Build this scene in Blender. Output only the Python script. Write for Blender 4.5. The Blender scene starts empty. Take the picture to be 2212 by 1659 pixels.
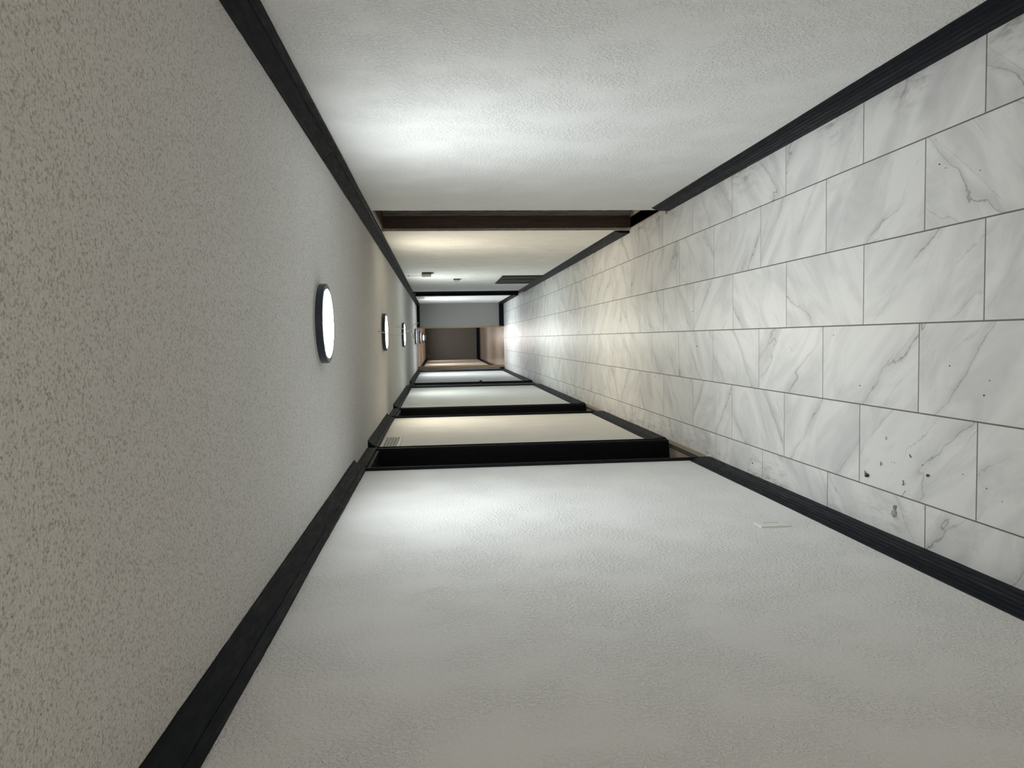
import bpy, bmesh, math, random
from mathutils import Vector, Matrix, noise
random.seed(7)
S = bpy.context.scene
COL = S.collection

# ------------------------------------------------------------------ camera
cam_d = bpy.data.cameras.new('camera'); cam = bpy.data.objects.new('camera', cam_d); COL.objects.link(cam)
cam_d.sensor_fit = 'HORIZONTAL'; cam_d.sensor_width = 36.0; cam_d.lens = 1667.2 / 2212 * 36.0
cam_d.clip_start = 0.02; cam_d.clip_end = 100
RR = Vector((0.9981137, 0.05685848, -0.02315486)); UU = Vector((0.01768784, 0.09483854, 0.99533552)); WW = Vector((-0.05878924, 0.99386758, -0.09365394))
CX, CZ = -UU, -WW
CY = CZ.cross(CX)
cam.matrix_world = Matrix(((CX.x, CY.x, CZ.x, 0), (CX.y, CY.y, CZ.y, 0), (CX.z, CY.z, CZ.z, 1.6), (0, 0, 0, 1)))
S.camera = cam
# ------------------------------------------------------------------ world, exposure
wd = bpy.data.worlds.new('world'); S.world = wd; wd.use_nodes = True
wd.node_tree.nodes['Background'].inputs[0].default_value = (1.0, 0.86, 0.70, 1)
wd.node_tree.nodes['Background'].inputs[1].default_value = 1.7
S.view_settings.view_transform = 'Standard'; S.view_settings.look = 'None'
S.view_settings.exposure = 0.2; S.view_settings.gamma = 1.0; S.view_settings.use_curve_mapping = False
# lamps: distance down the hall, tint, strength of the lens (0 = switched off)
LAMPS = [
    (3.385, (0.90, 0.955, 0.975), 82, 'nearest round flush ceiling light, black ring and glowing lens, closest to the viewer'),
    (7.12, (1.00, 0.90, 0.71), 84, 'second round black-ringed ceiling light, lit, just past the dangling white cable'),
    (10.90, (0.91, 0.985, 0.92), 88, 'third round black-ringed ceiling light, lit, half crossed by the dangling cable'),
    (16.70, (0.88, 0.96, 1.00), 145, 'fourth round ceiling light, last before the wood-framed opening'),
    (20.60, (1.00, 0.92, 0.84), 200, 'fifth round ceiling light, first one past the wood-framed opening'),
    (24.60, (1.00, 0.92, 0.85), 200, 'sixth round ceiling light with a bulging bright lens, beyond the opening'),
    (28.55, (1.00, 0.92, 0.85), 90, 'farthest round ceiling light, nearest the dark end wall'),
]
XL, XR, ZC, YE, YB = -0.746, 0.878, 2.105, 18.84, -1.9
ZH = 2.034          # top of wall field / underside of crown

# ------------------------------------------------------------------ node helpers
def mat(name, col, rough=0.5, spec=0.5, metal=0.0):
    m = bpy.data.materials.new(name); m.use_nodes = True
    b = m.node_tree.nodes['Principled BSDF']
    b.inputs['Base Color'].default_value = (*col, 1); b.inputs['Roughness'].default_value = rough
    b.inputs['Specular IOR Level'].default_value = spec; b.inputs['Metallic'].default_value = metal
    return m
def N(m, t, **k):
    n = m.node_tree.nodes.new(t)
    for a, v in k.items():
        if a in n.inputs.keys(): n.inputs[a].default_value = v
        else: setattr(n, a, v)
    return n
def L(m, a, b): m.node_tree.links.new(a, b)
def ramp(m, src, stops):
    r = N(m, 'ShaderNodeValToRGB'); e = r.color_ramp.elements
    while len(e) < len(stops): e.new(0.5)
    for i, (p, c) in enumerate(stops):
        e[i].position = p; e[i].color = (*c, 1) if isinstance(c, tuple) else (c, c, c, 1)
    L(m, src, r.inputs[0]); return r.outputs[0]
def coords(m, scale=(1, 1, 1), kind='Object', rnd=False):
    tc = N(m, 'ShaderNodeTexCoord'); mp = N(m, 'ShaderNodeMapping'); mp.inputs['Scale'].default_value = scale
    L(m, tc.outputs[kind], mp.inputs[0]); return mp.outputs[0]
def bump(m, h, dist, strength=1.0, prev=None):
    b = N(m, 'ShaderNodeBump'); b.inputs['Distance'].default_value = dist; b.inputs['Strength'].default_value = strength
    L(m, h, b.inputs['Height'])
    if prev: L(m, prev, b.inputs['Normal'])
    return b.outputs[0]
def BS(m): return m.node_tree.nodes['Principled BSDF']
def mixc(m, f, a, b, bt='MIX'):
    x = N(m, 'ShaderNodeMix'); x.data_type = 'RGBA'; x.blend_type = bt
    if isinstance(f, (int, float)): x.inputs[0].default_value = f
    else: L(m, f, x.inputs[0])
    for s, v in ((6, a), (7, b)):
        if isinstance(v, tuple): x.inputs[s].default_value = (*v, 1)
        else: L(m, v, x.inputs[s])
    return x.outputs[2]
def math2(m, op, a, b=0.0, c=None):
    x = N(m, 'ShaderNodeMath'); x.operation = op
    for i, v in enumerate((a, b) + ((c,) if c is not None else ())):
        if isinstance(v, (int, float)): x.inputs[i].default_value = v
        else: L(m, v, x.inputs[i])
    return x.outputs[0]

def plaster(name, col, scale, dist, rough=0.6, knock=True, patchy=True):
    m = mat(name, col, rough, 0.3)
    c = coords(m)
    n1 = N(m, 'ShaderNodeTexNoise', Scale=scale, Detail=3.0, Roughness=0.55); L(m, c, n1.inputs[0])
    h = ramp(m, n1.outputs[0], [(0.40, 0.0), (0.56, 1.0)]) if knock else ramp(m, n1.outputs[0], [(0.30, 0.0), (0.66, 1.0)])
    if patchy:
        pm = N(m, 'ShaderNodeTexNoise', Scale=5.0, Detail=3.0); L(m, c, pm.inputs[0])
        h = math2(m, 'MULTIPLY', h, ramp(m, pm.outputs[0], [(0.38, 0.35), (0.58, 1.0)]))
    n2 = N(m, 'ShaderNodeTexNoise', Scale=scale * 3.1, Detail=2.0); L(m, c, n2.inputs[0])
    b = bump(m, h, dist, 0.9); b = bump(m, n2.outputs[0], dist * 0.35, 0.6, b)
    L(m, b, BS(m).inputs['Normal'])
    n3 = N(m, 'ShaderNodeTexNoise', Scale=1.7, Detail=3.0); L(m, c, n3.inputs[0])
    f = ramp(m, n3.outputs[0], [(0.35, 0.0), (0.7, 1.0)])
    L(m, mixc(m, f, tuple(v * 0.965 for v in col), col), BS(m).inputs['Base Color'])
    return m
M = {}
M['wall'] = plaster('white textured wall paint', (0.84, 0.84, 0.825), 95, 0.0025)
M['ceil'] = plaster('off white stippled ceiling', (0.85, 0.84, 0.81), 155, 0.0036, 0.8, False, False)
# pit shading of the sprayed ceiling relief, painted in as darker specks
def specks(m):
    c = coords(m); v = N(m, 'ShaderNodeTexNoise', Scale=195, Detail=3.0); L(m, c, v.inputs[0])
    f = ramp(m, v.outputs[0], [(0.50, 0.0), (0.72, 1.0)])
    old = BS(m).inputs['Base Color'].links[0].from_socket
    L(m, mixc(m, f, old, (0.44, 0.42, 0.385)), BS(m).inputs['Base Color'])
specks(M['ceil'])
M['hallwall'] = plaster('beige hall wall paint', (0.62, 0.57, 0.51), 90, 0.0008)
M['greywall'] = plaster('grey partition paint', (0.30, 0.295, 0.28), 90, 0.0008)
M['darkwall'] = plaster('dark taupe wall paint', (0.125, 0.120, 0.115), 90, 0.0008)
def trim(name, col, rough, spec=0.5):
    m = mat(name, col, rough, spec); c = coords(m, (9, 1.2, 9))
    n = N(m, 'ShaderNodeTexNoise', Scale=9.0, Detail=6.0, Roughness=0.65); L(m, c, n.inputs[0])
    f = ramp(m, n.outputs[0], [(0.56, 0.0), (0.78, 1.0)])
    L(m, mixc(m, f, col, tuple(v * 1.8 + 0.002 for v in col)), BS(m).inputs['Base Color'])
    L(m, ramp(m, n.outputs[0], [(0.3, rough - 0.08), (0.7, rough + 0.15)]), BS(m).inputs['Roughness'])
    L(m, bump(m, n.outputs[0], 0.0006, 0.5), BS(m).inputs['Normal'])
    return m
M['crown'] = trim('black crown paint', (0.0040, 0.0058, 0.0078), 0.55, 0.10)
M['base'] = trim('black baseboard paint', (0.0034, 0.0055, 0.0105), 0.50, 0.10)
M['door'] = trim('black door paint', (0.0012, 0.0015, 0.0030), 0.5, 0.15)
M['casing'] = trim('charcoal casing paint', (0.0070, 0.0085, 0.0095), 0.55, 0.12)
def wood(name, c1, c2, rough=0.6, sc=(60, 60, 3)):
    m = mat(name, c1, rough, 0.4); c = coords(m, sc)
    n = N(m, 'ShaderNodeTexNoise', Scale=1.0, Detail=6.0, Roughness=0.6, Distortion=0.6); L(m, c, n.inputs[0])
    L(m, mixc(m, ramp(m, n.outputs[0], [(0.35, 0.0), (0.7, 1.0)]), c1, c2), BS(m).inputs['Base Color'])
    L(m, bump(m, n.outputs[0], 0.001, 0.6), BS(m).inputs['Normal']); return m
M['darkwood'] = wood('dark stained jamb wood', (0.036, 0.019, 0.013), (0.085, 0.048, 0.034), 0.5)
M['oldwood'] = wood('weathered grey wood', (0.13, 0.105, 0.09), (0.34, 0.31, 0.28), 0.8)
M['pine'] = wood('bare pine jamb', (0.27, 0.20, 0.115), (0.38, 0.30, 0.19), 0.6)
M['putty'] = plaster('rough broken plaster edge', (0.42, 0.37, 0.30), 120, 0.003)
M['void'] = mat('black backing box paint', (0.02, 0.02, 0.022), 0.8, 0.2)
M['plank'] = wood('taupe plank floor', (0.23, 0.195, 0.16), (0.33, 0.29, 0.25), 0.22, (14, 2, 14))
M['slate'] = wood('scuffed slate vinyl', (0.016, 0.020, 0.029), (0.07, 0.075, 0.085), 0.5, (20, 8, 20))
M['roomfloor'] = wood('beige room floor', (0.30, 0.245, 0.19), (0.36, 0.30, 0.24), 0.35, (8, 5, 8))
M['strip'] = mat('beige metal transition strip', (0.36, 0.32, 0.26), 0.4, 0.5, 0.3)
M['stripdark'] = mat('brown threshold bar', (0.060, 0.052, 0.043), 0.45)
M['grout'] = plaster('brown grey grout', (0.17, 0.15, 0.13), 400, 0.0004)
M['plastic'] = mat('white plastic', (0.74, 0.74, 0.72), 0.35)
M['plate'] = mat('cream white plate plastic', (0.76, 0.76, 0.73), 0.4)
M['register'] = mat('painted register metal', (0.60, 0.60, 0.56), 0.45)
M['slot'] = mat('dim slot behind louvres', (0.38, 0.38, 0.36), 0.8)
M['grillframe'] = mat('black grille frame', (0.006, 0.008, 0.007), 0.6, 0.2)
M['filter'] = mat('dark grey filter mesh', (0.085, 0.082, 0.075), 0.9)
M['blackplastic'] = mat('black plastic', (0.006, 0.006, 0.006), 0.4)
M['greyplastic'] = mat('grey plastic', (0.33, 0.33, 0.32), 0.5)
M['lampring'] = mat('black lamp ring with bloom tint', (0.022, 0.030, 0.048), 0.35)  # blue lift in the black stands in for bloom from the lens
M['steel'] = mat('dark bronze knob', (0.05, 0.045, 0.04), 0.35, 0.5, 0.8)
M['cable'] = mat('white cable jacket', (0.78, 0.76, 0.70), 0.4)
M['copper'] = mat('brass contact', (0.45, 0.25, 0.15), 0.4, 0.5, 0.7)
M['beetle'] = mat('dark brown shell', (0.020, 0.008, 0.006), 0.35)
M['chaff'] = mat('tan dry chaff', (0.30, 0.20, 0.11), 0.8)
M['redseed'] = mat('dark red seed', (0.10, 0.022, 0.018), 0.35)
M['blackbit'] = mat('black grit', (0.012, 0.011, 0.010), 0.7)
M['greybit'] = mat('grey flake', (0.30, 0.29, 0.26), 0.3)
cl = mat('clear plastic scrap', (0.75, 0.76, 0.73), 0.08); BS(cl).inputs['Transmission Weight'].default_value = 0.7; M['clear'] = cl

def marble():
    m = mat('white veined marble print', (0.6, 0.6, 0.6), 0.2, 0.36)
    tc = N(m, 'ShaderNodeTexCoord'); oi = N(m, 'ShaderNodeObjectInfo')
    wn = N(m, 'ShaderNodeTexWhiteNoise'); wn.noise_dimensions = '1D'; L(m, oi.outputs['Random'], wn.inputs['W'])
    off = N(m, 'ShaderNodeVectorMath', operation='MULTIPLY_ADD')
    L(m, wn.outputs['Color'], off.inputs[0]); off.inputs[1].default_value = (40, 40, 40); L(m, tc.outputs['Object'], off.inputs[2])
    P = off.outputs[0]
    # rotate the vein direction per tile
    ang = math2(m, 'MULTIPLY_ADD', ramp(m, oi.outputs['Random'], [(0.48, 0.0), (0.52, 1.0)]), -1.5, 0.75)
    rot = N(m, 'ShaderNodeVectorRotate'); rot.rotation_type = 'Z_AXIS'; L(m, P, rot.inputs['Vector']); L(m, ang, rot.inputs['Angle'])
    mp = N(m, 'ShaderNodeMapping'); mp.inputs['Scale'].default_value = (1.9, 0.75, 1); L(m, rot.outputs[0], mp.inputs[0])
    Q = mp.outputs[0]
    sq = N(m, 'ShaderNodeSeparateXYZ'); L(m, Q, sq.inputs[0])
    def vein(freq, w, seed, amp, detail=6.0, fine=0.07):
        # a family of long wandering veins: bands across the print direction, bent by noise
        o = N(m, 'ShaderNodeVectorMath', operation='ADD'); L(m, Q, o.inputs[0]); o.inputs[1].default_value = (seed, seed * 1.7, 0)
        a = N(m, 'ShaderNodeTexNoise', Scale=1.6, Detail=detail, Roughness=0.5, Distortion=0.25); L(m, o.outputs[0], a.inputs[0])
        b = N(m, 'ShaderNodeTexNoise', Scale=22.0, Detail=3.0, Roughness=0.6); L(m, o.outputs[0], b.inputs[0])
        t = math2(m, 'MULTIPLY_ADD', sq.outputs[0], freq, math2(m, 'MULTIPLY', a.outputs[0], amp))
        t = math2(m, 'ADD', t, math2(m, 'MULTIPLY', b.outputs[0], fine))
        d = math2(m, 'ABSOLUTE', math2(m, 'SUBTRACT', math2(m, 'FRACT', t), 0.5))
        return ramp(m, d, [(0.0, 1.0), (w, 0.0)])
    v1 = vein(1.9, 0.016, 3.1, 1.8); v2 = vein(3.4, 0.014, 9.4, 2.4); soft = vein(1.9, 0.13, 3.1, 1.8, 3.0, 0.0)
    g = N(m, 'ShaderNodeTexNoise', Scale=2.3, Detail=3.0); L(m, Q, g.inputs[0])
    gate = ramp(m, g.outputs[0], [(0.42, 0.0), (0.60, 1.0)])
    cl1 = N(m, 'ShaderNodeTexNoise', Scale=3.0, Detail=6.0, Roughness=0.6, Distortion=0.8); L(m, Q, cl1.inputs[0])
    base = mixc(m, ramp(m, cl1.outputs[0], [(0.42, 0.0), (0.68, 1.0)]), (0.78, 0.78, 0.765), (0.60, 0.60, 0.597))
    c = mixc(m, math2(m, 'MULTIPLY', math2(m, 'MULTIPLY', soft, gate), 0.42), base, (0.40, 0.40, 0.40))
    c = mixc(m, math2(m, 'MULTIPLY', math2(m, 'MULTIPLY', v1, gate), 0.75), c, (0.17, 0.17, 0.175))
    c = mixc(m, math2(m, 'MULTIPLY', math2(m, 'MULTIPLY', v2, gate), 0.42), c, (0.24, 0.24, 0.245))
    # scuffed dirt gathered along both baseboards, tiny specks everywhere (real wear, world placed)
    geo = N(m, 'ShaderNodeNewGeometry'); sp = N(m, 'ShaderNodeSeparateXYZ'); L(m, geo.outputs['Position'], sp.inputs[0])
    ax = math2(m, 'ABSOLUTE', math2(m, 'SUBTRACT', sp.outputs['X'], 0.066))
    edge = N(m, 'ShaderNodeMapRange'); edge.inputs['From Min'].default_value = 0.63; edge.inputs['From Max'].default_value = 0.80; L(m, ax, edge.inputs[0])
    dm = N(m, 'ShaderNodeMapping'); dm.inputs['Scale'].default_value = (30, 7, 1); L(m, geo.outputs['Position'], dm.inputs[0])
    dn = N(m, 'ShaderNodeTexNoise', Scale=1.0, Detail=8.0, Roughness=0.75); L(m, dm.outputs[0], dn.inputs[0])
    bl = N(m, 'ShaderNodeTexNoise', Scale=2.2, Detail=2.0); L(m, geo.outputs['Position'], bl.inputs[0])
    dirt = math2(m, 'MULTIPLY', ramp(m, dn.outputs[0], [(0.47, 0.0), (0.66, 1.0)]), edge.outputs[0])
    dirt = math2(m, 'MULTIPLY', dirt, ramp(m, bl.outputs[0], [(0.42, 0.0), (0.56, 1.0)]))
    c = mixc(m, math2(m, 'MULTIPLY', dirt, 0.8), c, (0.17, 0.15, 0.12))
    vs = N(m, 'ShaderNodeTexVoronoi', Scale=11.0); L(m, geo.outputs['Position'], vs.inputs[0])
    dot = ramp(m, vs.outputs['Distance'], [(0.018, 1.0), (0.030, 0.0)])
    vc = N(m, 'ShaderNodeSeparateColor'); L(m, vs.outputs['Color'], vc.inputs[0])
    dot = math2(m, 'MULTIPLY', dot, ramp(m, vc.outputs[0], [(0.50, 0.0), (0.55, 1.0)]))
    c = mixc(m, math2(m, 'MULTIPLY', dot, 0.8), c, (0.05, 0.045, 0.04))
    L(m, c, BS(m).inputs['Base Color'])
    rn = N(m, 'ShaderNodeTexNoise', Scale=6.0, Detail=4.0); L(m, geo.outputs['Position'], rn.inputs[0])
    rr = N(m, 'ShaderNodeMapRange'); rr.inputs['To Min'].default_value = 0.32; rr.inputs['To Max'].default_value = 0.44; L(m, rn.outputs[0], rr.inputs[0])
    L(m, rr.outputs[0], BS(m).inputs['Roughness'])
    L(m, bump(m, cl1.outputs[0], 0.0004, 0.5), BS(m).inputs['Normal'])
    return m
M['marble'] = marble()

def emis(name, col, strength):
    m = bpy.data.materials.new(name); m.use_nodes = True; nt = m.node_tree; nt.nodes.clear()
    e = nt.nodes.new('ShaderNodeEmission'); e.inputs[0].default_value = (*col, 1); e.inputs[1].default_value = strength
    o = nt.nodes.new('ShaderNodeOutputMaterial'); nt.links.new(e.outputs[0], o.inputs[0]); return m

# ------------------------------------------------------------------ object helpers
def obj(name, bm, m, parent=None, smooth=False, bevel=0.0):
    me = bpy.data.meshes.new(name); bmesh.ops.recalc_face_normals(bm, faces=bm.faces); bm.to_mesh(me); bm.free()
    if smooth:
        for p in me.polygons: p.use_smooth = True
    me.materials.append(m); o = bpy.data.objects.new(name, me); COL.objects.link(o)
    if parent: o.parent = parent
    if bevel:
        b = o.modifiers.new('edge', 'BEVEL'); b.width = bevel; b.segments = 2; b.limit_method = 'ANGLE'
    return o
def struct(o): o['kind'] = 'structure'; return o
def tag(o, label, cat, group=None):
    o['label'] = label; o['category'] = cat
    if group: o['group'] = group
    return o
def empty(name, loc=(0, 0, 0)):
    o = bpy.data.objects.new(name, None); o.location = loc; o.empty_display_size = 0.1; COL.objects.link(o)
    bpy.context.view_layer.update(); return o
def box(bm, x0, x1, y0, y1, z0, z1):
    x0, x1 = min(x0, x1), max(x0, x1); y0, y1 = min(y0, y1), max(y0, y1); z0, z1 = min(z0, z1), max(z0, z1)
    v = [bm.verts.new((x, y, z)) for x in (x0, x1) for y in (y0, y1) for z in (z0, z1)]
    for f in ((0, 1, 3, 2), (4, 6, 7, 5), (0, 4, 5, 1), (2, 3, 7, 6), (0, 2, 6, 4), (1, 5, 7, 3)):
        bm.faces.new([v[i] for i in f])
def B(*a):
    bm = bmesh.new()
    for i in range(0, len(a), 6): box(bm, *a[i:i + 6])
    return bm
def loft(prof, ys, fn, cap=True):
    """profile (a,b) list swept along ys; fn(a,b,y,i)->xyz"""
    bm = bmesh.new(); rings = []
    for y in ys: rings.append([bm.verts.new(fn(a, b, y, i)) for i, (a, b) in enumerate(prof)])
    n = len(prof)
    for r0, r1 in zip(rings, rings[1:]):
        for i in range(n): bm.faces.new((r0[i], r0[(i + 1) % n], r1[(i + 1) % n], r1[i]))
    if cap: bm.faces.new(rings[0]); bm.faces.new(list(reversed(rings[-1])))
    return bm
def steps(a, b, d):
    n = max(1, int(round(abs(b - a) / d))); return [a + (b - a) * i / n for i in range(n + 1)]
def tube(pts, r, seg=6):
    bm = bmesh.new(); rings = []
    for i, p in enumerate(pts):
        p = Vector(p); d = (Vector(pts[min(i + 1, len(pts) - 1)]) - Vector(pts[max(i - 1, 0)])).normalized()
        a = d.cross(Vector((0, 0, 1)) if abs(d.z) < 0.9 else Vector((1, 0, 0))).normalized(); b = d.cross(a)
        rr = r[i] if isinstance(r, (list, tuple)) else r
        rings.append([bm.verts.new(p + (a * math.cos(t) + b * math.sin(t)) * rr) for t in [2 * math.pi * k / seg for k in range(seg)]])
    for r0, r1 in zip(rings, rings[1:]):
        for k in range(seg): bm.faces.new((r0[k], r0[(k + 1) % seg], r1[(k + 1) % seg], r1[k]))
    bm.faces.new(rings[0]); bm.faces.new(list(reversed(rings[-1]))); return bm
def spline(P, n=6):
    out = []; P = [Vector(p) for p in P]
    for i in range(len(P) - 1):
        p0, p1, p2, p3 = P[max(i - 1, 0)], P[i], P[i + 1], P[min(i + 2, len(P) - 1)]
        for k in range(n):
            t = k / n
            out.append(0.5 * ((2 * p1) + (-p0 + p2) * t + (2 * p0 - 5 * p1 + 4 * p2 - p3) * t * t + (-p0 + 3 * p1 - 3 * p2 + p3) * t ** 3))
    out.append(P[-1]); return out
def lathe(prof, seg=48):
    bm = bmesh.new(); rings = []
    for (r, z) in prof:
        if r < 1e-6: rings.append([bm.verts.new((0, 0, z))])
        else: rings.append([bm.verts.new((r * math.cos(2 * math.pi * k / seg), r * math.sin(2 * math.pi * k / seg), z)) for k in range(seg)])
    for a, b in zip(rings, rings[1:]):
        for k in range(seg):
            q = (k + 1) % seg
            if len(a) == 1: bm.faces.new((a[0], b[q], b[k]))
            elif len(b) == 1: bm.faces.new((a[k], a[q], b[0]))
            else: bm.faces.new((a[k], a[q], b[q], b[k]))
    return bm

# ------------------------------------------------------------------ shell
DL = [(4.50, 5.285), (7.50, 8.345), (12.20, 13.18)]       # openings in the left wall
DR = [(5.33, 6.335), (14.20, 15.30)]                        # openings in the right wall
def wall_with_openings(name, x, t, openings, m, y0, y1, top):
    bm = bmesh.new(); y = y0
    for a, b in openings:
        box(bm, x, x + t, y, a, -0.02, top); box(bm, x, x + t, a, b, ZH, top); y = b
    box(bm, x, x + t, y, y1, -0.02, top)
    return struct(obj(name, bm, m))
wall_with_openings('wall_left', XL, -0.15, DL, M['wall'], YB, YE, ZC + 0.05)
wall_with_openings('wall_right', XR, 0.15, DR, M['wall'], YB, YE, ZC + 0.05)
ceil = struct(obj('ceiling', B(XL - 0.6, XR + 0.6, YB - 0.2, YE + 0.05, ZC, ZC + 0.1), M['ceil']))
struct(obj('ceiling_hall', B(XL - 0.6, XR + 1.2, YE + 0.05, 30.3, ZC, ZC + 0.1), M['hallwall']))
# rear end left open, unseen: warm world light added to fill near walls and ceiling
# partition at the end with the wood-framed opening
XO0, XO1 = -0.695, 0.315
struct(obj('wall_end_right', B(XO1, XR + 1.2, YE, YE + 0.11, -0.02, ZC), M['greywall']))
struct(obj('wall_end_left', B(XL - 0.15, XO0, YE, YE + 0.11, -0.02, ZC), M['greywall']))
struct(obj('wall_hall_left', B(XL - 0.03, XL - 0.15, YE + 0.11, 30.1, -0.02, ZC), M['hallwall']))
struct(obj('wall_hall_right', B(1.6, 1.72, YE + 0.11, 30.1, -0.02, ZC), M['hallwall']))
struct(obj('wall_far', B(-1.0, 1.8, 30.0, 30.12, -0.02, ZC), M['darkwall']))
opening = struct(empty('door_6', (XO1, YE, 0)))
def under(parent, name, bm, m, **k):
    o = obj(name, bm, m, None, **k); o.parent = parent; o.matrix_parent_inverse = parent.matrix_world.inverted(); return o
under(opening, 'jamb', B(XO1 - 0.032, XO1, YE - 0.012, YE + 0.122, 0.0, ZC - 0.001), M['pine'])
under(opening, 'jamb', B(XO0, XO0 + 0.055, YE - 0.012, YE + 0.122, 0.0, ZC - 0.001), M['pine'])
under(opening, 'doorstop', B(XO1 - 0.045, XO1 - 0.0325, YE - 0.03, YE + 0.005, 0.0, 0.045), M['plastic'])

# floor: grout bed with every tile a part
floor = struct(obj('floor', B(XL - 0.147, XR + 0.147, YB, YE + 0.004, -0.03, -0.0008), M['grout']))
struct(obj('floor_hall', B(XL - 0.147, 1.7, YE + 0.004, 30.1, -0.03, -0.001), M['plank']))
TW, TL, G = 0.301534, 0.649348, 0.0046
lines = [0.630438 + TW - 0.0 , 0.630438, 0.328904, 0.027370, -0.274164, -0.575698, -0.877232]
offs = [2.14669, 2.42321, 2.13756, 2.44464, 2.15618, 2.39958]
XLIM0, XLIM1 = XL - 0.0, XR + 0.012
cache = {}
def tile_mesh(w, l):
    k = (round(w, 4), round(l, 4))
    if k in cache: return cache[k]
    bm = bmesh.new(); c = 0.0006
    for z, ins in ((-0.012, 0), (-c, 0), (0, c)):
        for sx, sy in ((-1, -1), (1, -1), (1, 1), (-1, 1)):
            bm.verts.new((sx * (w / 2 - ins), sy * (l / 2 - ins), z))
    bm.verts.ensure_lookup_table(); V = bm.verts
    for a in (0, 4):
        for i in range(4): bm.faces.new((V[a + i], V[a + (i + 1) % 4], V[a + 4 + (i + 1) % 4], V[a + 4 + i]))
    bm.faces.new([V[8], V[9], V[10], V[11]])
    me = bpy.data.meshes.new('tile'); bmesh.ops.recalc_face_normals(bm, faces=bm.faces); bm.to_mesh(me); bm.free()
    me.materials.append(M['marble']); cache[k] = me; return me
cuts = []
for r in range(6):
    xa, xb = lines[r + 1], lines[r]
    xa, xb = max(xa, XLIM0 + (0 if xa < XLIM0 else 0)), min(xb, XLIM1)
    n0 = 0
    y = offs[r] - 6 * TL
    while y < YE:
        ya, yb = y, y + TL; y += TL
        if yb > YE: yb = YE + 0.004
        if yb - ya < 0.03: continue
        x0, x1 = xa + (G / 2 if r < 5 else 0), xb - (G / 2 if r > 0 else 0)
        me = tile_mesh(x1 - x0, yb - ya - G)
        o = bpy.data.objects.new('tile', me); COL.objects.link(o)
        o.location = ((x0 + x1) / 2, (ya + yb) / 2, random.uniform(-0.00015, 0.0)); o.parent = floor
# tiles behind the viewer, never in view: one joined sheet of tiles
bm = bmesh.new()
for r in range(6):
    xa, xb = max(lines[r + 1], XLIM0), min(lines[r], XLIM1); y = offs[r] - 6 * TL
    while y > YB + 0.1:
        ya = max(y - TL, YB); box(bm, xa + G / 2, xb - G / 2, ya + G / 2, y - G / 2, -0.012, 0); y -= TL
o = obj('tile_run', bm, M['marble'], floor); o['kind'] = 'stuff'

# ------------------------------------------------------------------ mouldings
BASEP = [(0, 0), (0.022, 0), (0.0225, 0.030), (0.0205, 0.0325), (0.0213, 0.056), (0.0195, 0.0585), (0.0200, 0.078), (0.0165, 0.081),
         (0.0160, 0.094), (0.0110, 0.100), (0.0095, 0.110), (0.0060, 0.115), (0.0035, 0.122), (0, 0.124)]
CROWNP = [(0, ZH), (0.014, ZH), (0.017, ZH + 0.018), (0.0185, ZH + 0.020), (0.0165, ZH + 0.0235), (0.047, ZH + 0.063), (0.055, ZH + 0.066), (0.056, ZC - 0.0005), (0, ZC - 0.0005)]
def wob(y, s, a): return noise.noise(Vector((y * 1.3 + s, s * 7.1, 0))) * a + noise.noise(Vector((y * 14 + s, s, 3))) * a * 0.35
def moulding(name, prof, side, y0, y1, m, seed, kind, parent=None, dz=0.0, amp=0.0016, x=None):
    X = (XR if side > 0 else XL) if x is None else x
    def fn(a, b, y, i):
        w = 0.0
        if kind == 'base' and i >= len(prof) - 3: w = wob(y, seed, amp * 2)
        if kind == 'crown' and i in (0, 1): w = wob(y, seed, amp * 2.2)
        xx = a
        if kind == 'base' and i == 1: xx = a + wob(y, seed + 5, amp)
        if kind == 'crown' and i in (6, 7): xx = a + wob(y, seed + 9, amp * 2.5)
        return (X - side * xx, y, b + w + dz)
    return obj(name, loft(prof, steps(y0, y1, 0.06), fn), m, parent)
br = struct(empty('baseboard_right', (XR, 0, 0))); bl = struct(empty('baseboard_left', (XL, 0, 0)))
def put(o, parent): o.parent = parent; o.matrix_parent_inverse = parent.matrix_world.inverted(); return o
for i, (a, b) in enumerate([(YB, 5.24), (6.345, 14.18), (15.34, YE)]):
    put(moulding('board', BASEP, 1, a, b, M['base'], i * 3.3 + 1, 'base'), br)
for i, (a, b) in enumerate([(YB, 4.44), (5.36, 7.44), (8.405, 12.12), (13.26, YE)]):
    put(moulding('board', BASEP, -1, a, b, M['base'], i * 2.7 + 2, 'base'), bl)
struct(obj('baseboard_end_right', B(XO1, XR - 0.023, YE - 0.018, YE, 0, 0.115), M['base']))
struct(obj('baseboard_end_left', B(XL + 0.023, XO0, YE - 0.018, YE, 0, 0.115), M['base']))
struct(obj('baseboard_hall_left', B(XL - 0.03, XL - 0.012, YE + 0.125, 30.0, 0, 0.115), M['base']))
struct(obj('baseboard_far', B(XL - 0.012, 1.6, 29.982, 30.0, 0, 0.125), M['base']))
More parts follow.
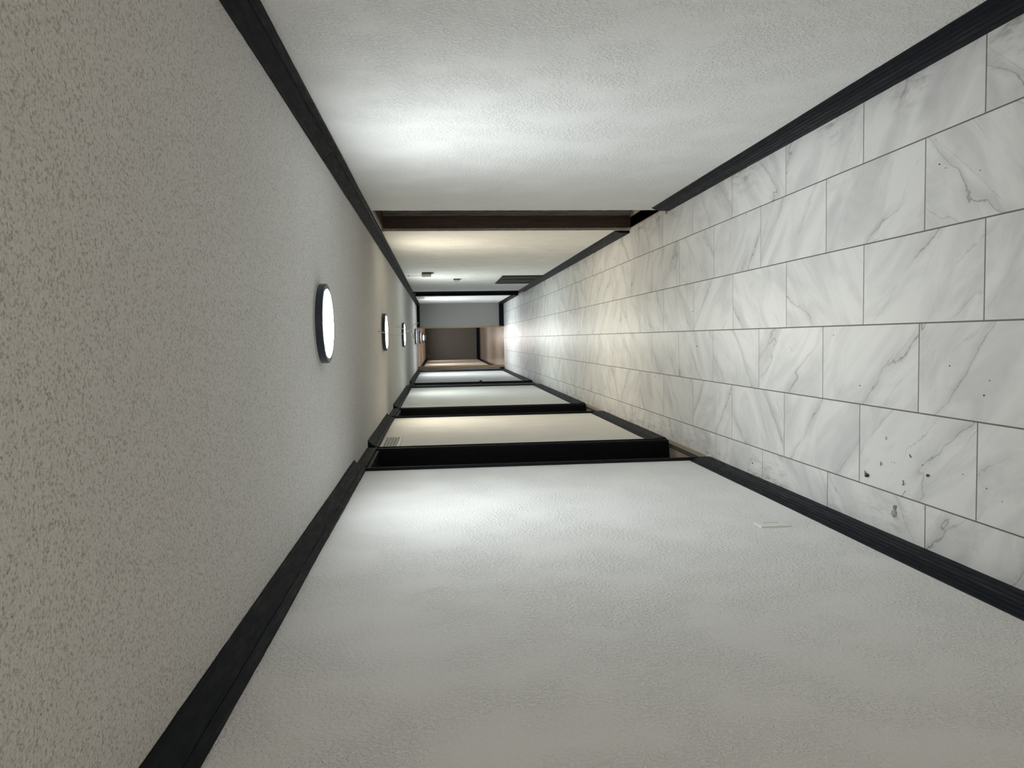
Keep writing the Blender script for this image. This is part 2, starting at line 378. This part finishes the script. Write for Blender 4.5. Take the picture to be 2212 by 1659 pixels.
# crown
t1 = struct(empty('trim_1', (XR, 0, ZH)))
for i, (a, b, dz) in enumerate([(YB, 3.62, 0.0), (3.622, 9.4, -0.0012), (9.402, YE, 0.0)]):
    put(moulding('crown_piece', CROWNP, 1, a, b, M['crown'], i * 4.1 + 3, 'crown', dz=dz), t1)
t2 = struct(empty('trim_2', (XL, 0, ZH)))
for i, (a, b) in enumerate([(YB, 4.53), (5.40, 7.42), (8.44, 12.10), (13.25, YE)]):
    put(moulding('crown_piece', CROWNP, -1, a, b, M['crown'], i * 3.9 + 11, 'crown'), t2)
def crown_x(name, x0, x1, y):
    bm = loft(CROWNP, [x0, x1], lambda a, b, x, i: (x, y - a, b))
    return struct(obj(name, bm, M['crown']))
crown_x('trim_3', XO1, XR - 0.03, YE)
t4 = struct(empty('trim_4', (XL, YE, ZH)))
for i, (a, b) in enumerate([(YE + 0.13, 23.4), (23.402, 29.98)]):
    put(moulding('crown_piece', CROWNP, -1, a, b, M['crown'], 31 + i, 'crown', x=XL - 0.03), t4)

# ------------------------------------------------------------------ left-hand black doors (and one on the right)
def doorway(name, side, y0, y1, slab_depth, knob=None, floor_mat=None, cas=(0.046, 0.055), strip=False):
    X = XR if side > 0 else XL
    def sx(d): return X + side * d          # d = depth into the wall (negative: proud of it)
    e = struct(empty(name, (X, y0, 0)))
    lt = 0.018
    for ya, yb in ((y0, y0 + lt), (y1 - lt, y1)):
        under(e, 'jamb', B(sx(-0.002), sx(0.148), ya, yb, 0, ZH - 0.001), M['door'], bevel=0.001)
    under(e, 'head_jamb', B(sx(-0.002), sx(0.148), y0 + lt, y1 - lt, ZH - lt, ZH - 0.001), M['door'])
    sd = slab_depth
    if sd > 0.05:
        for ya, yb in ((y0 + lt, y0 + lt + 0.011), (y1 - lt - 0.011, y1 - lt)):
            under(e, 'stop', B(sx(sd - 0.040), sx(sd - 0.003), ya, yb, 0, ZH - lt), M['door'], bevel=0.001)
        under(e, 'stop', B(sx(sd - 0.040), sx(sd - 0.003), y0 + lt + 0.011, y1 - lt - 0.011, ZH - lt - 0.011, ZH - lt), M['door'])
    # casings on the wall face: a flat back board with a raised outer bead
    for ya, yb, inner in ((y0 - cas[0], y0 + 0.004, 1), (y1 - 0.004, y1 + cas[1], 0)):
        if yb - ya < 0.01: continue
        bm = B(sx(-0.013), sx(-0.0005), ya, yb, 0, ZH)
        out = (ya, ya + 0.014) if inner else (yb - 0.014, yb)
        box(bm, sx(-0.019), sx(-0.013), out[0], out[1], 0, ZH)
        under(e, 'casing', bm, M['casing'])
    hb = B(sx(-0.015), sx(-0.0005), y0 - cas[0] + 0.075, y1 + cas[1] - 0.01, ZH + 0.0005, ZC - 0.001)
    box(hb, sx(-0.020), sx(-0.015), y0 - cas[0] + 0.075, y1 + cas[1] - 0.01, ZH + 0.0005, ZH + 0.012)
    under(e, 'head_casing', hb, M['casing'])
    # slab with a recessed pair of panels
    a, b = y0 + lt + 0.003, y1 - lt - 0.003
    bm = B(sx(sd), sx(sd + 0.03), a, b, 0.012, ZH - lt - 0.004)
    for za, zb in ((0.20, 0.92), (1.06, 1.86)):
        for p in ((a + 0.11, b - 0.11, za, za + 0.02), (a + 0.11, b - 0.11, zb - 0.02, zb), (a + 0.11, a + 0.13, za + 0.02, zb - 0.02), (b - 0.13, b - 0.11, za + 0.02, zb - 0.02)):
            box(bm, sx(sd - 0.004), sx(sd), *p)
    slab = under(e, 'door_slab', bm, M['door'])
    if knob:
        ky = knob; k = lathe([(0, 0.0), (0.026, 0.0), (0.026, 0.005), (0.010, 0.009), (0.009, 0.028), (0.020, 0.036), (0.025, 0.048), (0.018, 0.058), (0, 0.060)], 20)
        k.transform(Matrix.Translation((sx(sd - 0.0005), ky, 0.90)) @ Matrix.Rotation(-side * math.pi / 2, 4, 'Y'))
        o = obj('knob', k, M['steel'], None, smooth=True); o.parent = slab; o.matrix_parent_inverse = slab.matrix_world.inverted()
    # hinges on the near jamb
    for hz in (0.25, 1.0, 1.78):
        under(e, 'hinge', tube([(sx(sd - 0.006), y0 + lt + 0.006, hz), (sx(sd - 0.006), y0 + lt + 0.006, hz + 0.09)], 0.005, 8), M['steel'])
    if floor_mat:
        under(e, 'threshold', B(sx(0.036), sx(0.147), y0 + lt, y1 - lt, -0.0019, 0.0005), floor_mat)
        under(e, 'transition_strip', loft([(-0.022, 0.0002), (-0.018, 0.0045), (0.006, 0.0065), (0.010, 0.0002)], [y0 + 0.02, y1 - 0.02], lambda a_, b_, y, i: (sx(a_), y, b_)), M['strip'])
        under(e, 'threshold_bar', B(sx(0.0102), sx(0.036), y0 + lt, y1 - lt, -0.0019, 0.004), M['stripdark'])
    return e
doorway('door_1', -1, 4.50, 5.285, 0.117, None, M['roomfloor'])
doorway('door_2', -1, 7.50, 8.345, 0.100, None, M['roomfloor'])
doorway('door_3', -1, 12.20, 13.18, 0.010, 13.06, M['roomfloor'])
doorway('door_5', 1, 14.20, 15.30, 0.100, None, M['roomfloor'], cas=(0.02, 0.04))
# black casing in the last corner of the left wall (blind door edge)
struct(obj('trim_5', B(XL, XL + 0.014, 18.05, YE - 0.019, 0, ZH, XL + 0.014, XL + 0.020, 18.05, 18.07, 0, ZH), M['door']))

# ------------------------------------------------------------------ stripped doorway on the right wall
e = struct(empty('door_4', (XR, 5.33, 0)))
Y1 = 6.335; Y0 = 5.33
def rough_strip(axis_y, x0, x1, z0, z1, thick, seed, sgn=-1, amp=0.004):
    """ragged plaster strip lying on the plane y=axis_y, facing -y"""
    bm = bmesh.new(); zs = steps(z0, z1, 0.018); rows = []
    for z in zs:
        j = noise.noise(Vector((z * 22, seed, 0))) * amp; k = noise.noise(Vector((z * 35, seed + 4, 0))) * amp
        rows.append([bm.verts.new(v) for v in ((x0 + j, axis_y, z), (x0 + j, axis_y + sgn * thick, z), (x1 + k, axis_y + sgn * (thick + j * 0.6), z), (x1 + k, axis_y, z))])
    for a, b in zip(rows, rows[1:]):
        for i in range(4): bm.faces.new((a[i], a[(i + 1) % 4], b[(i + 1) % 4], b[i]))
    bm.faces.new(rows[0]); bm.faces.new(list(reversed(rows[-1]))); return bm
T = ZH - 0.001
under(e, 'plaster_edge', rough_strip(Y1, XR + 0.001, XR + 0.020, 0, T, 0.014, 1.0), M['putty'])
under(e, 'jamb_board', B(XR + 0.020, XR + 0.122, Y1 - 0.010, Y1 - 0.0005, 0, T), M['darkwood'])
under(e, 'jamb_lath', rough_strip(Y1, XR + 0.122, XR + 0.131, 0, T, 0.018, 5.0, amp=0.003), M['oldwood'])
under(e, 'jamb_board', B(XR + 0.132, XR + 0.146, Y1 - 0.008, Y1 - 0.0005, 0, T), M['oldwood'])
under(e, 'rear_board', B(XR + 0.151, XR + 0.159, Y1 - 0.03, Y1 + 0.06, 0, T, XR + 0.159, XR + 0.40, Y1 + 0.0, Y1 + 0.02, 0, T), M['oldwood'])
under(e, 'near_jamb_board', B(XR + 0.020, XR + 0.146, Y0 + 0.0005, Y0 + 0.010, 0, T), M['darkwood'])
under(e, 'plaster_edge', rough_strip(Y0, XR + 0.001, XR + 0.020, 0, T, 0.010, 9.0, sgn=1), M['putty'])
under(e, 'head_board', B(XR + 0.020, XR + 0.146, Y0 + 0.012, Y1 - 0.020, ZH - 0.014, ZH - 0.0005), M['darkwood'])
under(e, 'slate_floor', B(XR + 0.020, XR + 0.147, Y0 + 0.012, Y1 - 0.019, -0.0018, -0.0008), M['slate'])
under(e, 'subfloor_patch', B(XR + 0.105, XR + 0.147, 5.80, Y1 - 0.020, -0.0008, 0.0), M['putty'])
# ragged bead of mortar along the cut tile edge in the doorway
def bead(x, w, h, y0, y1, seed):
    bm = bmesh.new(); rows = []
    for y in steps(y0, y1, 0.015):
        j = noise.noise(Vector((y * 30, seed, 1))) * 0.003
        rows.append([bm.verts.new(v) for v in ((x - w / 2 + j, y, -0.001), (x + j * 0.5, y, h + j * 0.4), (x + w / 2 - j, y, -0.001))])
    for a, b in zip(rows, rows[1:]):
        for i in range(2): bm.faces.new((a[i], a[i + 1], b[i + 1], b[i]))
    return bm
under(e, 'mortar_bead', bead(XR + 0.013, 0.014, 0.006, Y0 + 0.012, Y1 - 0.02, 2.0), M['putty'])
# crumbled mortar patch at the near corner of the doorway, where the baseboard stops
for i, (x, y, s) in enumerate([(0.860, 5.290, 0.016), (0.868, 5.262, 0.011), (0.849, 5.305, 0.009), (0.873, 5.306, 0.013)]):
    bm = bmesh.new(); bmesh.ops.create_icosphere(bm, subdivisions=2, radius=s)
    for v in bm.verts:
        v.co *= 1 + noise.noise(v.co * 90 + Vector((i, 0, 0))) * 0.45; v.co.z *= 0.45
    bm.transform(Matrix.Translation((x, y, s * 0.30)))
    under(e, 'mortar_lump', bm, M['putty'])
# unseen black boxes added behind the openings to keep stray light out
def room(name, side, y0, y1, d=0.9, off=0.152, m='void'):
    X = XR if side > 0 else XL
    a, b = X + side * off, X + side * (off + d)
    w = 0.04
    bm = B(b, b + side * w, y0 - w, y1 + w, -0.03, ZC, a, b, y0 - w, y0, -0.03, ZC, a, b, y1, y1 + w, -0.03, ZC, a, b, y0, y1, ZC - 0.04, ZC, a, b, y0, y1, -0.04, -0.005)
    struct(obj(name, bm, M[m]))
for i, (a, b) in enumerate(DL): room('backing_box_left_%s' % 'abc'[i], -1, a - 0.1, b + 0.1)
room('backing_box_right_a', 1, 5.1, 6.9, off=0.16); room('backing_box_right_b', 1, 14.0, 15.5)

# ------------------------------------------------------------------ ceiling lights
def ceiling_light(y, tint, strength, label, lens):
    t = empty('ceiling_light', (0.078, y, ZC)); tag(t, label, 'ceiling light', 'round ceiling lights along the corridor')
    R = 0.170
    def part(name, bm, m, smooth=True):
        o = obj(name, bm, m, t, smooth=smooth)
        md = o.modifiers.new('split', 'EDGE_SPLIT'); md.split_angle = math.radians(35); return o
    part('backplate', lathe([(0, -0.0002), (R - 0.006, -0.0002), (R - 0.006, -0.006), (0, -0.006)]), M['plastic'])
    part('ring', lathe([(R - 0.002, -0.006), (R, -0.008), (R, -0.034), (R - 0.004, -0.037), (R - 0.022, -0.037), (R - 0.024, -0.033), (R - 0.024, -0.006), (R - 0.002, -0.006)]), M['lampring'])
    ro = R - 0.0242
    if lens == 'bulging': prof = [(0, -0.058), (ro * 0.25, -0.056), (ro * 0.42, -0.049), (ro * 0.5, -0.0275), (ro, -0.0275), (ro, -0.024), (0, -0.024)]
    elif lens == 'raised': prof = [(0, -0.0425), (ro * 0.80, -0.0420), (ro * 0.93, -0.0405), (ro - 0.002, -0.0390), (ro, -0.0370), (ro, -0.030), (0, -0.030)]
    else: prof = [(0, -0.0275), (ro, -0.0275), (ro, -0.024), (0, -0.024)]
    part('lens', lathe(prof, 40), emis('lens glow', tint, strength), True)
    return t
for i, (y, tint, st, lab) in enumerate(LAMPS): ceiling_light(y, tint, st, lab, ('raised', 'raised', 'raised', 'recessed', 'recessed', 'bulging', 'recessed')[i])

# ------------------------------------------------------------------ wall fittings
def sidewall_register(side, y0, y1, z0, z1, label):
    X = XR if side > 0 else XL
    t = empty('air_register', (X, (y0 + y1) / 2, z0)); tag(t, label, 'air register')
    P = lambda d: X - side * d
    fr = 0.022
    bm = B(P(0), P(0.008), y0, y1, z0, z0 + fr, P(0), P(0.008), y0, y1, z1 - fr, z1, P(0), P(0.008), y0, y0 + fr, z0 + fr, z1 - fr, P(0), P(0.008), y1 - fr, y1, z0 + fr, z1 - fr)
    under(t, 'frame', bm, M['register'], bevel=0.002)
    under(t, 'back', B(P(0.0002), P(0.002), y0 + fr, y1 - fr, z0 + fr, z1 - fr), M['slot'])
    n = 4; zs = steps(z0 + fr + 0.004, z1 - fr - 0.004, 0.021); w = (y1 - y0 - 2 * fr) / n
    for c in range(n):
        ya = y0 + fr + c * w
        for za, zb in zip(zs, zs[1:]):
            bm = loft([(0.002, za + 0.002), (0.007, za + 0.006), (0.010, (za + zb) / 2), (0.006, zb - 0.005), (0.002, zb - 0.005)], [ya + 0.008, ya + w - 0.008], lambda a, b, y, i: (P(a), y, b))
            under(t, 'louvre', bm, M['register'])
    return t
sidewall_register(-1, 5.400, 5.945, 1.888, 2.026, 'white sidewall air register under the crown just past the nearest black doorway')
sidewall_register(1, 15.48, 16.52, 1.860, 2.026, 'small white air register high on the right wall near the end partition')

g = empty('return_air_grille', (XR, 11.47, 0.12)); tag(g, 'dark filter grille with black frame and centre bar, low on the right wall', 'air grille')
y0, y1, z0, z1 = 10.78, 12.20, 0.126, 0.69; P = lambda d: XR - d
for a in ((y0, y1, z0, z0 + 0.03), (y0, y1, z1 - 0.03, z1), (y0, y0 + 0.05, z0 + 0.03, z1 - 0.03), (y1 - 0.05, y1, z0 + 0.03, z1 - 0.03)):
    under(g, 'frame_rail', B(P(0), P(0.014), *a), M['grillframe'], bevel=0.002)
under(g, 'centre_bar', B(P(0), P(0.012), 11.40, 11.46, z0 + 0.03, z1 - 0.03), M['grillframe'])
under(g, 'filter', B(P(0), P(0.004), y0 + 0.05, y1 - 0.05, z0 + 0.03, z1 - 0.03), M['filter'])
for y in steps(y0 + 0.08, y1 - 0.08, 0.055):
    if abs(y - 11.43) < 0.05: continue
    under(g, 'fin', B(P(0.004), P(0.007), y - 0.004, y + 0.004, z0 + 0.03, z1 - 0.03), M['filter'])

d = empty('chime_box', (XR, 10.20, 1.66)); tag(d, 'white box with black back high on the right wall, thin wire up to the crown', 'electronic box')
under(d, 'back_shell', B(XR, XR - 0.017, 10.14, 10.26, 1.668, 1.792), M['blackplastic'], bevel=0.002)
under(d, 'body', B(XR - 0.017, XR - 0.030, 10.145, 10.25, 1.672, 1.798), M['greyplastic'], bevel=0.001)
under(d, 'cover', B(XR - 0.030, XR - 0.055, 10.15, 10.25, 1.675, 1.795), M['plastic'], bevel=0.003)
under(d, 'side_tab', B(XR, XR - 0.016, 10.15, 10.25, 1.640, 1.667), M['greyplastic'], bevel=0.003)
under(d, 'wire', tube([(XR - 0.004, 10.27, 1.75), (XR - 0.004, 10.60, 1.80), (XR - 0.003, 10.66, 1.85), (XR - 0.003, 10.655, ZH - 0.002)], 0.0022), M['filter'])
wc = bmesh.new(); bmesh.ops.create_icosphere(wc, subdivisions=2, radius=0.008); wc.transform(Matrix.Translation((XR - 0.005, 10.655, 1.985)))
under(d, 'wire_clip', wc, M['blackplastic'])
th = empty('thermostat', (XR, 11.3, 1.26)); tag(th, 'small grey and black thermostat mid-height on the right wall above the filter grille', 'thermostat')
under(th, 'back_plate', B(XR, XR - 0.014, 11.24, 11.34, 1.268, 1.362), M['blackplastic'], bevel=0.002)
under(th, 'body', B(XR - 0.014, XR - 0.036, 11.245, 11.335, 1.272, 1.358), M['greyplastic'], bevel=0.003)
under(th, 'lever', B(XR - 0.004, XR - 0.012, 11.27, 11.29, 1.245, 1.267), M['greyplastic'])

# cover plate low on the left wall
wp = empty('wall_plate', (XL, 2.865, 0.255)); tag(wp, 'white rectangular outlet cover plate low on the left wall', 'outlet plate')
c_y, c_z = 2.868, 0.319
def plate_bm():
    bm = bmesh.new(); hw, hh = 0.037, 0.060; th_ = 0.007; ch = 0.006
    rings = []
    for d_, ins in ((0, 0), (th_ - 0.002, 0.0008), (th_, ch)):
        rings.append([bm.verts.new((XL + d_, c_y + sx_ * (hw - ins), c_z + sz_ * (hh - ins))) for sx_, sz_ in ((-1, -1), (1, -1), (1, 1), (-1, 1))])
    iw, ih = 0.0170, 0.0340
    rings.append([bm.verts.new((XL + th_, c_y + sx_ * iw, c_z + sz_ * ih)) for sx_, sz_ in ((-1, -1), (1, -1), (1, 1), (-1, 1))])
    rings.append([bm.verts.new((XL + th_ - 0.003, c_y + sx_ * iw, c_z + sz_ * ih)) for sx_, sz_ in ((-1, -1), (1, -1), (1, 1), (-1, 1))])
    for r0, r1 in zip(rings, rings[1:]):
        for i in range(4): bm.faces.new((r0[i], r0[(i + 1) % 4], r1[(i + 1) % 4], r1[i]))
    bm.faces.new(rings[-1]); return bm
under(wp, 'cover', plate_bm(), M['plate'])
under(wp, 'insert', B(XL + 0.0042, XL + 0.0056, c_y - 0.0155, c_y + 0.0155, c_z - 0.0325, c_z + 0.0325), M['plate'], bevel=0.0008)
for dz in (-0.045, 0.045):
    s_ = lathe([(0, 0.0), (0.0028, 0.0), (0.0022, 0.0010), (0, 0.0012)], 12); s_.transform(Matrix.Translation((XL + 0.007, c_y, c_z + dz)) @ Matrix.Rotation(math.pi / 2, 4, 'Y'))
    under(wp, 'screw', s_, M['plate'])

sm = empty('smoke_alarm', (-0.631, 29.99, 2.03)); tag(sm, 'tiny round alarm on the dark far end wall up by the ceiling', 'smoke alarm')
b1 = lathe([(0, 0), (0.06, 0), (0.058, 0.02), (0.03, 0.03), (0, 0.03)], 20); b1.transform(Matrix.Translation((-0.631, 29.998, 2.02)) @ Matrix.Rotation(math.pi / 2, 4, 'X'))
under(sm, 'body', b1, M['greyplastic'])
b2 = lathe([(0, 0), (0.03, 0), (0.028, 0.01), (0, 0.012)], 16); b2.transform(Matrix.Translation((-0.631, 29.967, 2.02)) @ Matrix.Rotation(math.pi / 2, 4, 'X'))
under(sm, 'sensor', b2, M['blackplastic'])

# dangling cable in front of the second and third lights
F = 1667.2
def at(px, py, Y):
    dv = WW * F - UU * (px - 1106) - RR * (py - 829.5); t = Y / dv.y
    return Vector((dv.x * t, Y, 1.6 + dv.z * t))
cb = empty('dangling_cable', (0.08, 6.62, ZC)); tag(cb, 'thin white twisted cable hanging from the ceiling with loose connector ends', 'cable')
Y_ = 6.62
sA = [Vector((0.080, 6.625, ZC - 0.0005))] + [at(x, y, Y_ + q) for x, y, q in ((823, 717.5, 0), (830, 718.5, 0), (837, 720.2, 0), (843, 716, .01), (849, 711, .03), (854, 707.5, .03), (860, 707.2, .02), (868, 709.3, 0), (876, 712, -.01), (882, 714, -.01), (886, 716.5, -.01), (889.5, 721, -.01))]
under(cb, 'strand', tube(spline(sA), 0.0042), M['cable'])
sB = [at(x, y, Y_ + q) for x, y, q in ((837, 720.6, .006), (843, 723, -.02), (850, 724.5, -.03), (858, 724.3, -.03), (866, 722.5, -.02), (873, 719.8, 0), (879, 717.5, .01), (885, 712, .02), (888.5, 708.5, .02), (891.5, 706, .02))]
under(cb, 'strand', tube(spline(sB), 0.0026), M['cable'])
sC = [at(x, y, Y_ + q) for x, y, q in ((891.5, 706, .02), (892.5, 703, .02), (896, 700, .02), (899.5, 698.7, .02), (904, 697.3, .02))]
under(cb, 'wire_end', tube(spline(sC), [0.0045] * 3 + [0.0026] * (len(spline(sC)) - 3)), M['cable'])
sD = [at(x, y, Y_ - .01) for x, y in ((889.0, 720.5), (891.3, 724.0), (894.8, 729.0))]
under(cb, 'plug', tube(sD, [0.0060, 0.0105, 0.0095], 8), M['cable'])
under(cb, 'plug_contact', tube([at(894.8, 729.0, Y_ - .01), at(896.4, 731.2, Y_ - .01)], [0.0055, 0.0035], 8), M['copper'])
hk = [Vector((0.078, 6.60, ZC - 0.0005)), Vector((0.080, 6.612, ZC - 0.012)), Vector((0.088, 6.62, ZC - 0.012)), Vector((0.104, 6.625, ZC - 0.001))]
under(cb, 'ceiling_hook', tube(spline(hk, 4), 0.0016), M['greyplastic'])

# ------------------------------------------------------------------ litter on the tiles
Z0 = 0.0004
def blob(r, sx, sy, sz, seed=0, sub=2, rough=0.15):
    bm = bmesh.new(); bmesh.ops.create_icosphere(bm, subdivisions=sub, radius=r)
    for v in bm.verts:
        v.co *= 1 + noise.noise(v.co * (1.2 / r) + Vector((seed, 0, 0))) * rough
        v.co = Vector((v.co.x * sx, v.co.y * sy, v.co.z * sz))
    return bm
be = empty('dead_beetle', (-0.538, 2.745, Z0)); tag(be, 'dark brown oval beetle husk with a tan wing tip on the left tile row', 'insect')
bb = blob(0.0088, 0.85, 1.25, 0.6, 1); bb.transform(Matrix.Translation((0, 0, 0.0052)) @ Matrix.Rotation(0.4, 4, 'Z')); obj('body', bb, M['beetle'], be, smooth=True)
w_ = bmesh.new()
vv = [w_.verts.new(v) for v in ((0.003, 0.006, 0.003), (0.012, 0.012, 0.001), (0.014, 0.021, 0.0015), (0.006, 0.016, 0.004), (0.001, 0.012, 0.005))]
w_.faces.new(vv); r_ = bmesh.ops.extrude_face_region(w_, geom=w_.faces[:]); bmesh.ops.translate(w_, vec=(0, 0, 0.0006), verts=[v for v in r_['geom'] if isinstance(v, bmesh.types.BMVert)])
obj('wing', w_, M['chaff'], be)
s1 = empty('red_seed', (-0.475, 2.384, Z0)); tag(s1, 'single small dark red seed lying alone on the left tile row', 'seed')
q = blob(0.0050, 1, 1.15, 0.8, 3); q.transform(Matrix.Translation((0, 0, 0.0037))); obj('hull', q, M['redseed'], s1, smooth=True)
q = blob(0.0011, 1, 1, 0.6, 3, 1); q.transform(Matrix.Translation((0.0005, 0.001, 0.0074))); obj('tip', q, M['greybit'], s1)
def twig(loc, pts, label, r=0.0009, m='blackbit', grp='tiny dark bits near the beetle', name='bent_fibre', cat='debris'):
    o = obj(name, tube([Vector((a, b, r + c)) for a, b, c in pts], r, 5), M[m]); o.location = (*loc, Z0); tag(o, label, cat, grp); return o
G1 = 'small bent black bits on the left tile row'
twig((-0.383, 2.626), [(0.005, 0.005, 0), (0.001, -0.006, 0.002), (-0.005, 0.004, 0)], 'bent black bit farthest from the left baseboard, above the others', grp=G1)
twig((-0.425, 2.480), [(-0.006, 0.002, 0), (0.006, 0.003, 0.003), (-0.006, -0.005, 0)], 'upright v-shaped black bit between the red seed and the two dots', grp=G1)
twig((-0.478, 2.654), [(-0.011, 0.008, 0), (-0.002, 0.002, 0.001), (0.006, 0.001, 0.004), (-0.005, -0.006, 0)], 'forked black bit straight ahead of the beetle husk, between dot pair and grout', grp=G1)
twig((-0.526, 2.518), [(0.009, 0.003, 0), (0.004, -0.004, 0.004), (-0.002, -0.004, 0.002), (-0.008, 0.007, 0)], 'thickest crumpled black bit beside the curved hair', r=0.0014, grp=G1)
twig((-0.566, 2.522), [(0.016, -0.016, 0), (0.009, -0.008, 0.001), (0, 0, 0.0015), (-0.012, 0.006, 0.0003)], 'fine curved hair lying against the long grout line', r=0.0005, name='hair', cat='hair', grp=None)
sc = empty('plastic_scrap', (-0.632, 2.570, Z0)); tag(sc, 'clear crinkled plastic scrap with a grey flake near the left baseboard', 'litter')
q = blob(0.013, 0.9, 0.9, 0.5, 8, 2, 0.6); q.transform(Matrix.Translation((-0.012, 0, 0.004))); obj('bubble', q, M['clear'], sc)
q = bmesh.new(); vv = [q.verts.new(v) for v in ((0.0, 0.004, 0.001), (0.010, 0.006, 0.004), (0.020, -0.006, 0.006), (0.018, -0.012, 0.003), (0.004, -0.006, 0.001))]; q.faces.new(vv)
r_ = bmesh.ops.extrude_face_region(q, geom=q.faces[:]); bmesh.ops.translate(q, vec=(0, 0, 0.0008), verts=[v for v in r_['geom'] if isinstance(v, bmesh.types.BMVert)]); obj('flake', q, M['greybit'], sc)
dots = [(-0.463, 2.591, 1.2), (-0.464, 2.575, 1.4), (-0.446, 2.416, 1.6), (-0.442, 2.217, 1.4), (-0.500, 2.486, 1.0), (-0.559, 2.485, 1.1), (-0.466, 2.112, 1.6),
        (-0.110, 2.286, 1.9), (-0.147, 2.108, 1.6), (-0.192, 2.130, 2.2), (-0.203, 2.804, 2.2), (0.529, 2.350, 2.0), (0.470, 2.163, 1.6), (-0.663, 3.817, 3.6), (-0.068, 4.671, 3.2), (-0.009, 3.005, 1.8),
        (0.511, 2.32, 1.4), (0.33, 4.66, 2.2), (0.15, 4.75, 2.6), (-0.30, 5.6, 3.0), (0.62, 3.9, 2.0), (0.70, 6.9, 3.2), (0.60, 6.2, 2.8)]
base_me = None
for i, (x, y, s) in enumerate(dots):
    if base_me is None:
        o = obj('grit_speck', blob(1.0, 1.0, 1.1, 0.7, 4, 2, 0.35), M['blackbit']); base_me = o.data
    else:
        o = bpy.data.objects.new('grit_speck', base_me); COL.objects.link(o)
    k = s * 0.0010; o.scale = (k, k, k); o.location = (x, y, Z0 + 0.62 * k); o.rotation_euler = (0, 0, i * 1.3)
    own = {0: 'black speck of a close pair, the one nearer the forked bit', 1: 'black speck of a close pair, the one farther from the forked bit',
           2: 'tiny black speck closest to the lone dark red seed', 3: 'black speck on the beetle tile, nearest its cross joint toward the viewer',
           5: 'tiny black speck right beside the curved hair', 13: 'largest black speck, beside the left baseboard before the nearest doorway'}
    tag(o, own.get(i, 'tiny black speck of grit on marble tiles away from the beetle husk'), 'debris', 'tiny black specks scattered on the floor')
